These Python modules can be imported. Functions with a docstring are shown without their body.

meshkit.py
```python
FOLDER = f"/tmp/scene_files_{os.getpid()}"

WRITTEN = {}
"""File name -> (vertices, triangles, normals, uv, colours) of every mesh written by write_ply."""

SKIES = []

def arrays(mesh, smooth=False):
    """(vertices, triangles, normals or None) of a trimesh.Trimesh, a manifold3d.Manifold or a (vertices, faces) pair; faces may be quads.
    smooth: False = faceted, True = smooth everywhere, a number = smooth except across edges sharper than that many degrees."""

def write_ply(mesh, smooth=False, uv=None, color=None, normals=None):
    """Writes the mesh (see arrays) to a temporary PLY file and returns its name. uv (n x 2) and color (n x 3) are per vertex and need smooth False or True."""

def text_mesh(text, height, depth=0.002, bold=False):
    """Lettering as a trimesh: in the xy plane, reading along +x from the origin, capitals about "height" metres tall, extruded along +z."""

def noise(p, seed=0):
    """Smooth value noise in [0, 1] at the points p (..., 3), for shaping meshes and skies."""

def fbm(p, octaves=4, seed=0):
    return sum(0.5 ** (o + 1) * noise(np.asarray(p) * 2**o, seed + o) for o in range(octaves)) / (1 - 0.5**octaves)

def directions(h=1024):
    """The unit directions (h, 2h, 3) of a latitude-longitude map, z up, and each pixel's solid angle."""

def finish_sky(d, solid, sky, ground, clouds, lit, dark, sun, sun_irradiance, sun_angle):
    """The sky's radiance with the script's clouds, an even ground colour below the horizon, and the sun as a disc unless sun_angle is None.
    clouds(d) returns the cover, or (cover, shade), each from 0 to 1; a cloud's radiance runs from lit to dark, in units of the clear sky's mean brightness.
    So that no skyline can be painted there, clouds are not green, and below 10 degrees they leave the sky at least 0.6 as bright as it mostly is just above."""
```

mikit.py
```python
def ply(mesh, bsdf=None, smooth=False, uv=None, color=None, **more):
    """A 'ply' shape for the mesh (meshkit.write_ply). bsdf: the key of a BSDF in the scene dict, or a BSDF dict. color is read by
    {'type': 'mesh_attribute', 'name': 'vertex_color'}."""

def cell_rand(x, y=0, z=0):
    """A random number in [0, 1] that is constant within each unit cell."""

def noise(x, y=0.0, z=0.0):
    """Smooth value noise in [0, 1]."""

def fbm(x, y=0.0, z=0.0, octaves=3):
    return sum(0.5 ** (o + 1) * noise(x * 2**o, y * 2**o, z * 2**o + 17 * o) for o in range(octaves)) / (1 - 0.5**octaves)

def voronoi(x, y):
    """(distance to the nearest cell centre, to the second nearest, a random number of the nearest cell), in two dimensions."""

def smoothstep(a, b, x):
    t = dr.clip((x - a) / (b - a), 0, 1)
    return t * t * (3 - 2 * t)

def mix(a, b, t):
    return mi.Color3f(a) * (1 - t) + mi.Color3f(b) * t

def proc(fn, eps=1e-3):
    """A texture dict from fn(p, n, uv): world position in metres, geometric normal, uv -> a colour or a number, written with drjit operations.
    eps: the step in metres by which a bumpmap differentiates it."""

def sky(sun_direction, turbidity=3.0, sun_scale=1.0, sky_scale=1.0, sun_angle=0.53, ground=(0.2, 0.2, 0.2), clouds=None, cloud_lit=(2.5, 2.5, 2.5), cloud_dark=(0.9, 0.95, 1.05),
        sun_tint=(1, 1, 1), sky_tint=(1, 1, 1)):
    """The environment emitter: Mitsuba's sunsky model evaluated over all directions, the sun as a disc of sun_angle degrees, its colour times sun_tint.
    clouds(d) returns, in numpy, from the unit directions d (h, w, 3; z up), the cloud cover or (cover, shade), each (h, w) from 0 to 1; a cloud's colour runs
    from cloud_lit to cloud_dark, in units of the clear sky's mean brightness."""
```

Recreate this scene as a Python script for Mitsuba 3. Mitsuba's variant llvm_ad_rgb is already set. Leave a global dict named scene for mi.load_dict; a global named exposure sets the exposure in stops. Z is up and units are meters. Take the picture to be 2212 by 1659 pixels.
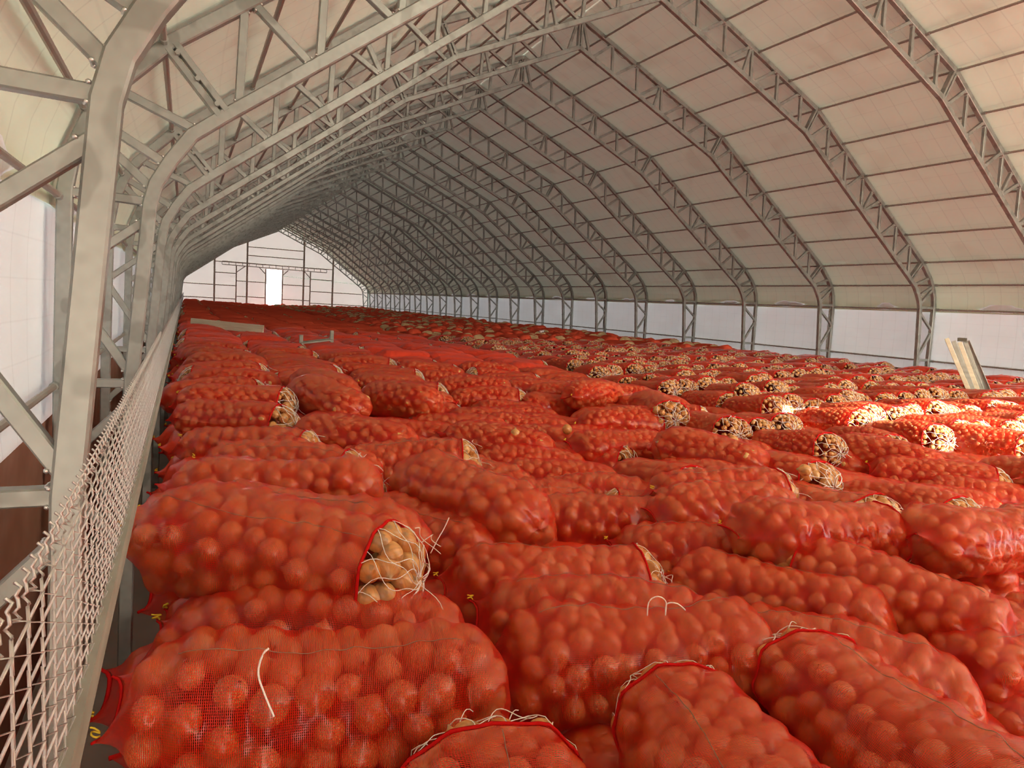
import math, random
import numpy as np, trimesh, mitsuba as mi, drjit as dr
import mikit, meshkit
from mikit import proc, noise, fbm, cell_rand, smoothstep, mix
from shapely.geometry import Polygon, box as sbox

# ------------------------------------------------------------------ camera, sky, sun, exposure
exposure = 0.8
CAM = np.array([-5.302, 0.0, 2.0])
YAW, PITCH, ROLL = 0.43449, -0.10713, 0.0595
FOCAL_PX = 1534.8          # for a 2212 x 1659 frame
cy_, sy_ = math.cos(YAW), math.sin(YAW)
FWD = np.array([sy_ * math.cos(PITCH), cy_ * math.cos(PITCH), math.sin(PITCH)])
RGT0 = np.array([cy_, -sy_, 0.0])
UP0 = np.cross(RGT0, FWD)
RGT = RGT0 * math.cos(ROLL) + UP0 * math.sin(ROLL)
UPV = -RGT0 * math.sin(ROLL) + UP0 * math.cos(ROLL)
T = mi.ScalarTransform4f
scene, labels = {}, {}
scene['camera'] = {'type': 'perspective', 'fov_axis': 'x', 'fov': 2 * math.degrees(math.atan(1106 / FOCAL_PX)),
                   'near_clip': 0.02, 'far_clip': 500.0,
                   'to_world': T().look_at(origin=CAM.tolist(), target=(CAM + FWD).tolist(), up=UPV.tolist())}
SUN = np.array([0.18, -1.0, 0.39]); SUN /= np.linalg.norm(SUN)
scene['sky'] = mikit.sky(SUN.tolist(), turbidity=5.0, sun_scale=0.0, sky_scale=52.0, ground=(0.35, 0.32, 0.28), sky_tint=(0.90, 0.98, 1.08),
                         clouds=lambda d: (0.55 + 0.35 * meshkit.fbm(d * 3, 4, 2), 0.2), cloud_lit=(1.45, 1.47, 1.5), cloud_dark=(0.9, 0.92, 0.95))
scene['sun'] = {'type': 'directional', 'direction': (-SUN).tolist(), 'irradiance': {'type': 'rgb', 'value': [11.0, 10.5, 9.5]}}


# ------------------------------------------------------------------ helpers
rng = np.random.default_rng(11)
def M4(a): return np.asarray(a, float)
def rotz(a): c, s = math.cos(a), math.sin(a); return M4([[c, -s, 0, 0], [s, c, 0, 0], [0, 0, 1, 0], [0, 0, 0, 1]])
def roty(a): c, s = math.cos(a), math.sin(a); return M4([[c, 0, s, 0], [0, 1, 0, 0], [-s, 0, c, 0], [0, 0, 0, 1]])
def rotx(a): c, s = math.cos(a), math.sin(a); return M4([[1, 0, 0, 0], [0, c, -s, 0], [0, s, c, 0], [0, 0, 0, 1]])
def tra(p): m = np.eye(4); m[:3, 3] = p; return m
def sca(*s): return np.diag([*(s if len(s) == 3 else s * 3), 1.0])
def app(m, v): return v @ m[:3, :3].T + m[:3, 3]
def TT(m): return T(m.tolist())
def join(parts):
    vs, fs, n = [], [], 0
    for v, f in parts:
        vs.append(v); fs.append(np.asarray(f) + n); n += len(v)
    return np.vstack(vs), np.vstack(fs)
taken = {}
def numbered(name):
    n = taken.get(name, -1) + 1; taken[name] = n
    return name if n == 0 else f'{name}_{n:03d}'
def tag(key, label=None, cat=None, group=None, kind=None):
    d = labels.setdefault(key, {})
    for k, v in (('label', label), ('category', cat), ('group', group), ('kind', kind)):
        if v: d[k] = v
def add(key, mesh, bsdf, smooth=False, **more): scene[key] = mikit.ply(mesh, bsdf, smooth=smooth, **more)
def thing(name, label, cat, group=None):
    key = numbered(name); tag(key, label, cat, group); return key
def part(parent, name, mesh, bsdf, smooth=False, label=None, kind=None, **more):
    key = numbered(parent + '__' + name); add(key, mesh, bsdf, smooth, **more)
    if label or kind: tag(key, label, kind=kind)
    return key
def quads(nu, nv, wrap=False):
    i, j = np.meshgrid(np.arange(nu - 1), np.arange(nv if wrap else nv - 1), indexing='ij'); j2 = (j + 1) % nv
    a, b, c, d = i * nv + j, (i + 1) * nv + j, (i + 1) * nv + j2, i * nv + j2
    return np.stack([a, b, c, d], -1).reshape(-1, 4)
def tri(q): return np.vstack([q[:, [0, 1, 2]], q[:, [0, 2, 3]]])
def tube(pts, r, sides=5, closed=False):
    p = np.asarray(pts, float); n = len(p)
    t = (np.roll(p, -1, 0) - np.roll(p, 1, 0)) if closed else np.gradient(p, axis=0)
    t /= np.linalg.norm(t, axis=1, keepdims=True) + 1e-12
    ref = np.where(np.abs(t[:, 2:]) < 0.9, [0, 0, 1.0], [1.0, 0, 0])
    a = np.cross(t, ref); a /= np.linalg.norm(a, axis=1, keepdims=True) + 1e-12
    b = np.cross(t, a); ang = np.arange(sides) * 2 * np.pi / sides
    rr = np.broadcast_to(r, (n,))[:, None, None]
    v = p[:, None] + rr * (np.cos(ang)[None, :, None] * a[:, None] + np.sin(ang)[None, :, None] * b[:, None])
    m = n + 1 if closed else n
    i, j = np.meshgrid(np.arange(m - 1), np.arange(sides), indexing='ij'); i2 = (i + 1) % n
    q = np.stack([i * sides + j, i * sides + (j + 1) % sides, i2 * sides + (j + 1) % sides, i2 * sides + j], -1).reshape(-1, 4)
    f = [tri(q)]
    if not closed:
        k = np.arange(1, sides - 1)
        f += [np.stack([k * 0, k + 1, k], 1), (n - 1) * sides + np.stack([k * 0, k, k + 1], 1)]
    return v.reshape(-1, 3), np.vstack(f)
def section(w, t, c):
    if c <= 0: return np.array([[-w, -t], [w, -t], [w, t], [-w, t]])
    return np.array([[-w + c, -t], [w - c, -t], [w, -t + c], [w, t - c], [w - c, t], [-w + c, t], [-w, t - c], [-w, -t + c]])
def bar(pts, w, t, cham=0.0, side=(0, 1, 0)):
    """A rectangular tube along a polyline: w wide along side, t thick across, joints mitred."""
    p = np.asarray(pts, float); n = len(p); side = np.asarray(side, float)
    d = np.diff(p, axis=0); d /= np.linalg.norm(d, axis=1, keepdims=True)
    tt = np.vstack([d[:1], d[:-1] + d[1:], d[-1:]]); tt /= np.linalg.norm(tt, axis=1, keepdims=True)
    nn = np.cross(tt, side); nn /= np.linalg.norm(nn, axis=1, keepdims=True)
    ss = np.cross(nn, tt)
    sec = section(w / 2, t / 2, cham); s = len(sec)
    dd = np.vstack([d[:1], d]); k = 1 / np.maximum(0.5, np.abs((tt * dd).sum(1)))
    v = p[:, None] + sec[None, :, :1] * ss[:, None] + sec[None, :, 1:] * nn[:, None] * k[:, None, None]
    i, j = np.meshgrid(np.arange(n - 1), np.arange(s), indexing='ij')
    q = np.stack([i * s + j, i * s + (j + 1) % s, (i + 1) * s + (j + 1) % s, (i + 1) * s + j], -1).reshape(-1, 4)
    kk = np.arange(1, s - 1)
    f = np.vstack([tri(q), np.stack([kk * 0, kk + 1, kk], 1), (n - 1) * s + np.stack([kk * 0, kk, kk + 1], 1)])
    return v.reshape(-1, 3), f
def extr(poly, y0, y1):
    """A shapely polygon in (x, z), extruded along y."""
    m = trimesh.creation.extrude_polygon(poly, y1 - y0, engine='earcut')
    v = np.array(m.vertices); return np.stack([v[:, 0], y1 - v[:, 2], v[:, 1]], 1), np.array(m.faces)
ORD = ['', 'first', 'second', 'third', 'fourth', 'fifth', 'sixth', 'seventh', 'eighth', 'ninth', 'tenth', 'eleventh', 'twelfth',
       'thirteenth', 'fourteenth', 'fifteenth', 'sixteenth', 'seventeenth', 'eighteenth', 'nineteenth', 'twentieth']
def nth(n):
    if n <= 20: return ORD[n]
    return f"{n}{'th' if 10 < n % 100 < 14 else {1: 'st', 2: 'nd', 3: 'rd'}.get(n % 10, 'th')}"

# ------------------------------------------------------------------ materials
def rgb(*c): return {'type': 'rgb', 'value': list(c)}
def two(b): return {'type': 'twosided', 'bsdf': b}
def galv(p, n, uv):
    m = fbm(p.x * 9, p.y * 9 + p.z * 2.2, p.z * 5, 3)
    sp = noise(p.x * 60, p.y * 60, p.z * 45)
    st = smoothstep(0.56, 0.66, fbm(p.x * 14 + 3, p.y * 14, p.z * 9, 2))
    c = mix((0.27, 0.28, 0.26), (0.42, 0.43, 0.40), m * 0.7 + sp * 0.3)
    return mix(c, (0.19, 0.19, 0.17), st * 0.5)
scene['galvanised'] = two({'type': 'principled', 'base_color': proc(galv), 'metallic': 0.55, 'roughness': 0.42, 'specular': 0.5})
scene['pipe_steel'] = two({'type': 'principled', 'base_color': rgb(0.36, 0.33, 0.29), 'metallic': 0.5, 'roughness': 0.45})
scene['weld'] = two({'type': 'principled', 'base_color': rgb(0.80, 0.80, 0.78), 'metallic': 0.9, 'roughness': 0.22})
def roof_col(p, n, uv):
    ln = smoothstep(0.46, 0.49, dr.abs(p.y * 4 - dr.floor(p.y * 4) - 0.5))
    cr = smoothstep(0.47, 0.49, dr.abs(uv.x * 3.1 - dr.floor(uv.x * 3.1) - 0.5))
    st = smoothstep(0.60, 0.75, fbm(p.x * 1.3, p.y * 1.7, p.z * 1.3, 3))
    c = mix((0.73, 0.82, 0.68), (0.63, 0.66, 0.53), st * 0.6)
    return c * (1 - 0.10 * ln - 0.05 * cr)
scene['roof_fabric'] = {'type': 'principledthin', 'base_color': proc(roof_col), 'roughness': 0.6, 'spec_trans': 0.0, 'diff_trans': 0.016}
def wall_col(p, n, uv):
    ln = smoothstep(0.46, 0.49, dr.abs(p.y * 4 - dr.floor(p.y * 4) - 0.5))
    cr = smoothstep(0.47, 0.49, dr.abs(p.z * 6 - dr.floor(p.z * 6) - 0.5))
    return mix((0.82, 0.85, 0.87), (0.74, 0.76, 0.77), fbm(p.x, p.y * 1.5, p.z * 2.0, 3)) * (1 - 0.07 * ln - 0.05 * cr)
scene['wall_fabric'] = {'type': 'principledthin', 'base_color': proc(wall_col), 'roughness': 0.45, 'spec_trans': 0.0, 'diff_trans': 0.065}
scene['gable_fabric'] = {'type': 'principledthin', 'base_color': rgb(0.92, 0.90, 0.78), 'roughness': 0.6, 'spec_trans': 0.0, 'diff_trans': 0.9}
scene['end_fabric'] = {'type': 'principledthin', 'base_color': rgb(0.90, 0.82, 0.73), 'roughness': 0.6, 'spec_trans': 0.0, 'diff_trans': 0.17}
def skirt_col(p, n, uv):
    return mix((0.25, 0.115, 0.075), (0.36, 0.21, 0.16), fbm(p.y * 2 + p.z * 5, p.z * 3, p.y * 6, 3))
scene['skirt'] = two({'type': 'diffuse', 'reflectance': proc(skirt_col)})
scene['soil'] = {'type': 'diffuse', 'reflectance': proc(lambda p, n, uv: mix((0.40, 0.37, 0.32), (0.52, 0.49, 0.44), fbm(p.x * 4, p.y * 4, 0, 3)))}
scene['yard'] = {'type': 'diffuse', 'reflectance': rgb(0.42, 0.39, 0.34)}
def wood(p, n, uv):
    g = fbm(p.x * 5 + p.z * 70, p.y * 5 + p.z * 40, p.z * 8, 3)
    return mix((0.50, 0.42, 0.30), (0.68, 0.60, 0.46), g)
scene['wood'] = {'type': 'diffuse', 'reflectance': proc(wood)}
scene['grey_wood'] = {'type': 'diffuse', 'reflectance': proc(lambda p, n, uv: mix((0.26, 0.25, 0.21), (0.42, 0.41, 0.36), fbm(p.x * 8, p.y * 8, p.z * 30, 3)))}
scene['wire'] = two({'type': 'principled', 'base_color': rgb(0.66, 0.66, 0.64), 'metallic': 0.6, 'roughness': 0.35})
scene['cord'] = two({'type': 'diffuse', 'reflectance': rgb(0.84, 0.83, 0.80)})
scene['red_hem'] = two({'type': 'diffuse', 'reflectance': rgb(0.55, 0.012, 0.012)})
scene['yellow_tie'] = two({'type': 'diffuse', 'reflectance': rgb(0.82, 0.60, 0.06)})
scene['green_tape'] = two({'type': 'diffuse', 'reflectance': rgb(0.02, 0.50, 0.16)})
scene['grey_thread'] = two({'type': 'diffuse', 'reflectance': rgb(0.30, 0.24, 0.18)})
scene['white_plastic'] = two({'type': 'principled', 'base_color': rgb(0.80, 0.82, 0.84), 'roughness': 0.25})
scene['black_cable'] = two({'type': 'diffuse', 'reflectance': rgb(0.10, 0.09, 0.07)})
def onion_col(p, n, uv):
    i = dr.floor(uv.x); th = uv.x - i; v = uv.y
    tone = cell_rand(i, 3, 7); t2 = cell_rand(i, 9, 1)
    c = mix((0.50, 0.17, 0.035), (0.64, 0.35, 0.13), tone)
    st = noise(th * 46, i * 7.3, v * 1.5) * 0.6 + noise(th * 120, i * 3.1, v * 3) * 0.4
    c = c * (0.80 + 0.36 * st)
    ends = smoothstep(0.80, 0.97, v) + smoothstep(0.13, 0.02, v)
    c = mix(c, (0.33, 0.21, 0.11), dr.clip(ends, 0, 1) * 0.8)
    dirt = smoothstep(0.62, 0.78, fbm(th * 5 + i * 5.7, v * 3, i * 2.1, 3)) * step01(t2, 0.45)
    return mix(c, (0.20, 0.12, 0.07), dirt * 0.6)
def step01(a, b): return dr.select(a > b, 1.0, 0.25)
scene['onion_skin'] = two({'type': 'principled', 'base_color': proc(onion_col), 'roughness': 0.29, 'specular': 0.55})
PITCH_NET = 0.0038
def net_mask(p, n, uv):
    fu = uv.x / PITCH_NET; fv = uv.y / (PITCH_NET * 1.25)
    a = dr.abs(fu - dr.floor(fu) - 0.5); b = dr.abs(fv - dr.floor(fv) - 0.5)
    th = smoothstep(0.29, 0.35, a); ta = smoothstep(0.37, 0.43, b)
    return dr.maximum(th, ta)
def net_thread_col(p, n, uv): return mix((0.30, 0.10, 0.03), (0.66, 0.016, 0.008), net_mask(p, n, uv))   # threads; between them nothing is drawn
NET = {'type': 'principled', 'base_color': rgb(0.66, 0.016, 0.008), 'roughness': 0.20, 'specular': 0.4}
scene['net_near'] = {'type': 'mask', 'opacity': proc(net_mask), 'bsdf': two({**NET, 'base_color': proc(net_thread_col)})}
scene['net_mid'] = {'type': 'mask', 'opacity': 0.48, 'bsdf': two(NET)}
scene['net_opaque'] = two({**NET, 'base_color': rgb(0.62, 0.045, 0.018)})
scene['net_far'] = two({'type': 'diffuse', 'reflectance': rgb(0.64, 0.085, 0.045)})
scene['far_mouth'] = two({'type': 'diffuse', 'reflectance': rgb(0.50, 0.34, 0.19)})

# ------------------------------------------------------------------ the tent: cover, end walls, ground
ZC = 2.0
Y0, STEP = 7.76, 2.0
YE = Y0 + 40.0; YN = -2.6                                    # far end wall, near end wall
OUT = np.array([(0, 4.33), (2.80, 3.03), (5.38, 1.10), (5.61, .86), (5.69, .74), (5.76, .57), (5.79, .40), (5.81, -.46), (5.83, -2.0)])
INN = np.array([(0, 3.91), (2.62, 2.70), (5.14, .82), (5.28, .71), (5.37, .58), (5.43, .47), (5.455, .375), (5.53, -.46), (5.56, -2.0)])
def ox(x): return float(np.interp(x, OUT[:3, 0], OUT[:3, 1]))
def ix(x): return float(np.interp(x, INN[:3, 0], INN[:3, 1]))
def offset(line, d):
    p = np.asarray(line, float); t = np.gradient(p, axis=0); t /= np.linalg.norm(t, axis=1, keepdims=True)
    q = p + d * np.stack([-t[:, 1], t[:, 0]], 1); q[0, 0] = 0; return q
SKIN = offset(OUT, 0.052)
def resample(p, step):
    s = np.concatenate([[0], np.cumsum(np.linalg.norm(np.diff(p, axis=0), axis=1))])
    q = np.arange(0, s[-1], step); q = np.unique(np.concatenate([q, s]))
    return np.stack([np.interp(q, s, p[:, 0]), np.interp(q, s, p[:, 1])], 1)
def cover(key, half, bsdf, label=None):
    """A sheet over the frames: half is its profile (x, z); it dips a little between the frames and between the pipes."""
    p = resample(half, 0.11); t = np.gradient(p, axis=0); t /= np.linalg.norm(t, axis=1, keepdims=True)
    nr = np.stack([-t[:, 1], t[:, 0]], 1); ys = np.arange(YN, YE + 0.01, 0.125); ys[-1] = YE
    s = np.concatenate([[0], np.cumsum(np.linalg.norm(np.diff(p, axis=0), axis=1))])
    P = np.stack([np.broadcast_to(p[:, :1], (len(p), len(ys))), np.broadcast_to(ys, (len(p), len(ys))), np.broadcast_to(p[:, 1:], (len(p), len(ys)))], -1).copy()
    bay = np.abs(np.sin(math.pi * (ys - Y0) / STEP)) ** 0.8
    w = meshkit.fbm(P * [1.1, 2.4, 1.1], 3, 4) - 0.5
    w2 = meshkit.noise(P * [5.0, 1.6, 5.0], 9) - 0.5
    dip = -0.030 * bay[None] + (0.030 * w + 0.010 * w2) * bay[None] ** 0.5
    e = np.clip(np.minimum(s, s[-1] - s) / 0.35, 0, 1)[:, None] if len(half) < 6 else 1.0
    P[..., 0] += nr[:, :1] * dip * e; P[..., 2] += nr[:, 1:] * dip * e + ZC
    uv = np.stack([np.broadcast_to(s[:, None], P.shape[:2]), np.broadcast_to(ys, P.shape[:2])], -1)
    add(key, (P.reshape(-1, 3), tri(quads(len(p), len(ys)))), bsdf, True, uv=uv.reshape(-1, 2))
    tag(key, label, kind='structure')
mir = lambda a: a * [-1, 1]
roof = np.vstack([SKIN[:7], [(SKIN[6, 0] + 0.002, 0.33)]])
cover('ceiling', np.vstack([roof[::-1], mir(roof)[1:]]), 'roof_fabric', 'cream tent fabric stretched over the arched frames')
wall = np.vstack([[(SKIN[6, 0] + 0.022, 0.47)], SKIN[6:8] + [0.022, 0], [(SKIN[7, 0] + 0.024, -0.66)]])
cover('wall_right', wall[::-1], 'wall_fabric', 'white translucent fabric band low on the right side')
cover('wall_left', mir(wall), 'wall_fabric', 'white translucent fabric band low on the left side')
sk = np.array([(5.87, -0.63), (5.90, -1.2), (5.96, -2.0)])
cover('trim_1', sk[::-1], 'skirt', 'brown plastic skirt at the foot of the right side')
cover('trim_2', mir(sk), 'skirt', 'brown plastic skirt at the foot of the left side')
def rect(x0, z0, x1, z1): return sbox(x0, z0, x1, z1)
gable = Polygon([*map(tuple, offset(np.vstack([SKIN]), 0.03)), *map(tuple, mir(offset(SKIN, 0.03))[::-1])]).buffer(0)
far_poly = gable.difference(rect(-0.67, -2.2, 0.25, 1.485))
v, f = extr(far_poly, YE, YE + 0.004); v[:, 2] += ZC
v, f = extr(far_poly, YE, YE + 0.001); keep = np.abs(v[f][:, :, 1] - YE).max(1) < 1e-6
v[:, 2] += ZC
add('wall_back', (v, f[keep]), 'end_fabric'); tag('wall_back', 'pale fabric end wall far back with a bright open door', kind='structure')
near_poly = gable.difference(rect(1.25, -2.2, 5.4, 2.2).intersection(gable.buffer(-0.2)))
v, f = extr(near_poly, YN - .001, YN); keep = np.abs(v[f][:, :, 1] - YN).max(1) < 1e-6
v[:, 2] += ZC
add('wall_front', (v, f[keep]), 'gable_fabric'); tag('wall_front', 'fabric end wall behind the camera with a wide gateway', kind='structure')
gv = np.array([[-6.2, YN, 0], [6.2, YN, 0], [6.2, YE + .2, 0], [-6.2, YE + .2, 0.0]])
add('floor', (gv, np.array([[0, 1, 2], [0, 2, 3]])), 'soil'); tag('floor', 'pale concrete floor under the stack', kind='structure')
gv = np.array([[-90, -90, -.03], [90, -90, -.03], [90, 150, -.03], [-90, 150, -.03]])
add('ground', (gv, np.array([[0, 1, 2], [0, 2, 3]])), 'yard'); tag('ground', 'pale yard outside the tent', kind='structure')

# ------------------------------------------------------------------ the frames
def xz(x, z, y=0.0): return (x, y, z + ZC)
def both(fn):
    return [fn(1), fn(-1)]
WEBS = [((.05, 4.26), (.19, 3.82)), ((.22, 3.80), (.56, 4.05))]
vx = [.58, 1.05, 1.53, 2.01, 2.47]
for a in vx: WEBS.append(((a, ox(a)), (a + .02, ix(a + .02))))
for a, b in zip(vx[:-1], vx[1:]): WEBS.append(((a + .05, ix(a + .05)), (b - .03, ox(b - .03))))
WEBS.append(((1.40, ix(1.40)), (1.51, ox(1.51))))
wx = [3.06, 3.46, 3.86, 4.29, 4.69, 5.06]
for a in wx: WEBS.append(((a, ox(a)), (a + .02, ix(a + .02))))
for a, b in zip([2.66] + wx[:-1], wx): WEBS.append(((a + .05, ix(a + .05)), (b - .03, ox(b - .03))))
WEBS.append(((3.91, ix(3.91)), (4.09, ox(4.09))))
EAVE = [((5.25, .73), (5.60, .87)), ((5.38, .56), (5.70, .74)), ((5.44, .44), (5.72, .70)), ((5.455, .385), (5.79, .395)),
        ((5.47, .30), (5.80, .03)), ((5.80, .0), (5.53, -.42)), ((5.53, -.46), (5.81, -.46)), ((5.535, -.55), (5.82, -.84)), ((5.82, -.90), (5.545, -1.28)), ((5.55, -1.32), (5.82, -1.32))]
SPL = [((0, 4.31), (0, 3.90)), ((2.79, 3.02), (2.63, 2.70)), ((5.37, 1.09), (5.15, .83))]
CH, WB = 0.062, 0.040
def arch_group(key, fine):
    d = {'type': 'shapegroup'}; c = 0.006 if fine else 0.0
    P = lambda m, b='galvanised', s=False: mikit.ply(m, b, smooth=s)
    def nm(n):
        k = n; i = 1
        while k in d: k = f'{n}_{i:03d}'; i += 1
        return k
    for sgn in (1, -1):
        d[nm('outer_chord')] = P(bar([xz(sgn * x, z) for x, z in OUT], CH, CH, c))
        d[nm('inner_chord')] = P(bar([xz(sgn * x, z) for x, z in INN], CH, CH, c))
    bars = []
    for sgn in (1, -1):
        for a, b in WEBS: bars.append(bar([xz(sgn * a[0], a[1]), xz(sgn * b[0], b[1])], WB, WB, 0.004 if fine else 0))
        for a, b in EAVE: bars.append(bar([xz(sgn * a[0], a[1]), xz(sgn * b[0], b[1])], WB, WB, 0.004 if fine else 0))
    if fine:
        for b in bars: d[nm('web_bar')] = P(b)
    else: d['web_bars'] = P(join(bars))
    for sgn in (1, -1):
        for q, (a, b) in enumerate(SPL):
            if q == 0 and sgn < 0: continue
            a_, b_ = np.array(a) * [sgn, 1], np.array(b) * [sgn, 1]; t = (b_ - a_) / np.linalg.norm(b_ - a_); nn = np.array([-t[1], t[0]])
            m = [bar([xz(*(a_ + nn * o)), xz(*(b_ + nn * o))], 0.066, 0.030, c and 0.003) for o in (-.021, .021)]
            for u in (.12, .5, .88):
                p = a_ + (b_ - a_) * u
                m.append(tube([xz(*p, -.05), xz(*p, .05)], 0.012, 6))
            d[nm('splice_plate')] = P(join(m))
    if fine:
        w = []
        g = np.random.default_rng(3)
        for sgn in (1, -1):
            for a, b in WEBS[2:] + EAVE:
                for p, q in ((np.array(a), np.array(b)), (np.array(b), np.array(a))):
                    u = (q - p) / np.linalg.norm(q - p); e = p + u * 0.034
                    for yy in (-.02, -.007, .007, .02):
                        ic = trimesh.creation.icosphere(0, 0.0065)
                        for off in (-1, 1):
                            n2 = np.array([-u[1], u[0]]) * 0.020 * off + u * g.uniform(-.004, .006)
                            w.append((np.array(ic.vertices) * [1, 1.3, 1] + xz(sgn * (e[0] + n2[0]), e[1] + n2[1], yy), ic.faces))
        d['weld_beads'] = P(join(w), 'weld', True)
    scene[key] = d
arch_group('arch_fine', True); arch_group('arch_plain', False)
for k in range(-3, 21):
    n = k + 4
    side = {1: 'its leg filling the left edge of the photo', 2: 'just beyond the frame at the left edge', 5: 'with a cable bundle along its outer chord', 24: 'standing against the far end wall'}.get(n)
    key = thing('truss_arch', f"galvanised truss arch, {nth(n)} from the camera" + (f', {side}' if side else ''), 'arch', 'galvanised truss arches along the tent')
    yy = Y0 + STEP * k - (0.09 if k == 20 else 0)
    scene[key] = {'type': 'instance', 'to_world': T().translate([0, yy, 0]), 'g': {'type': 'ref', 'id': 'arch_fine' if k < 6 else 'arch_plain'}}
    tag(key + ('__weld_beads' if k < 6 else '__web_bars'), 'bright weld beads at the joints' if k < 6 else 'slender lattice bars between the two chords', kind='stuff')
    if k == 20:
        part(key, 'green_tape', bar([xz(x, z, yy + .0) for x, z in offset(OUT[2:8], 0.036)], 0.07, 0.006), 'green_tape', label='bright green tape')
PX = [.42, 1.02, 1.62, 2.20, 2.80, 3.33, 3.85, 4.36, 4.87, 5.40, 5.71]
PUR = [(x, ox(x)) for x in PX[:-1]] + [(5.71, .76), (5.81, .37), (5.83, -.47)]
pipe = tube([(0, 0.05, 0), (0, 1.0, 0), (0, STEP - .05, 0)], 0.0145, 8)
clampm = tube([(0, STEP - .08, 0), (0, STEP - .03, 0)], 0.020, 8)
scene['pipe_bay'] = {'type': 'shapegroup', 'pipe': mikit.ply(pipe, 'pipe_steel', smooth=40)}
scene['pipe_clamps'] = {'type': 'shapegroup', 'clamp': mikit.ply(clampm, 'galvanised', smooth=40)}
pname = {10: 'at the eave', 11: 'at the knee of the frames', 12: 'at the base plates of the frames'}
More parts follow.
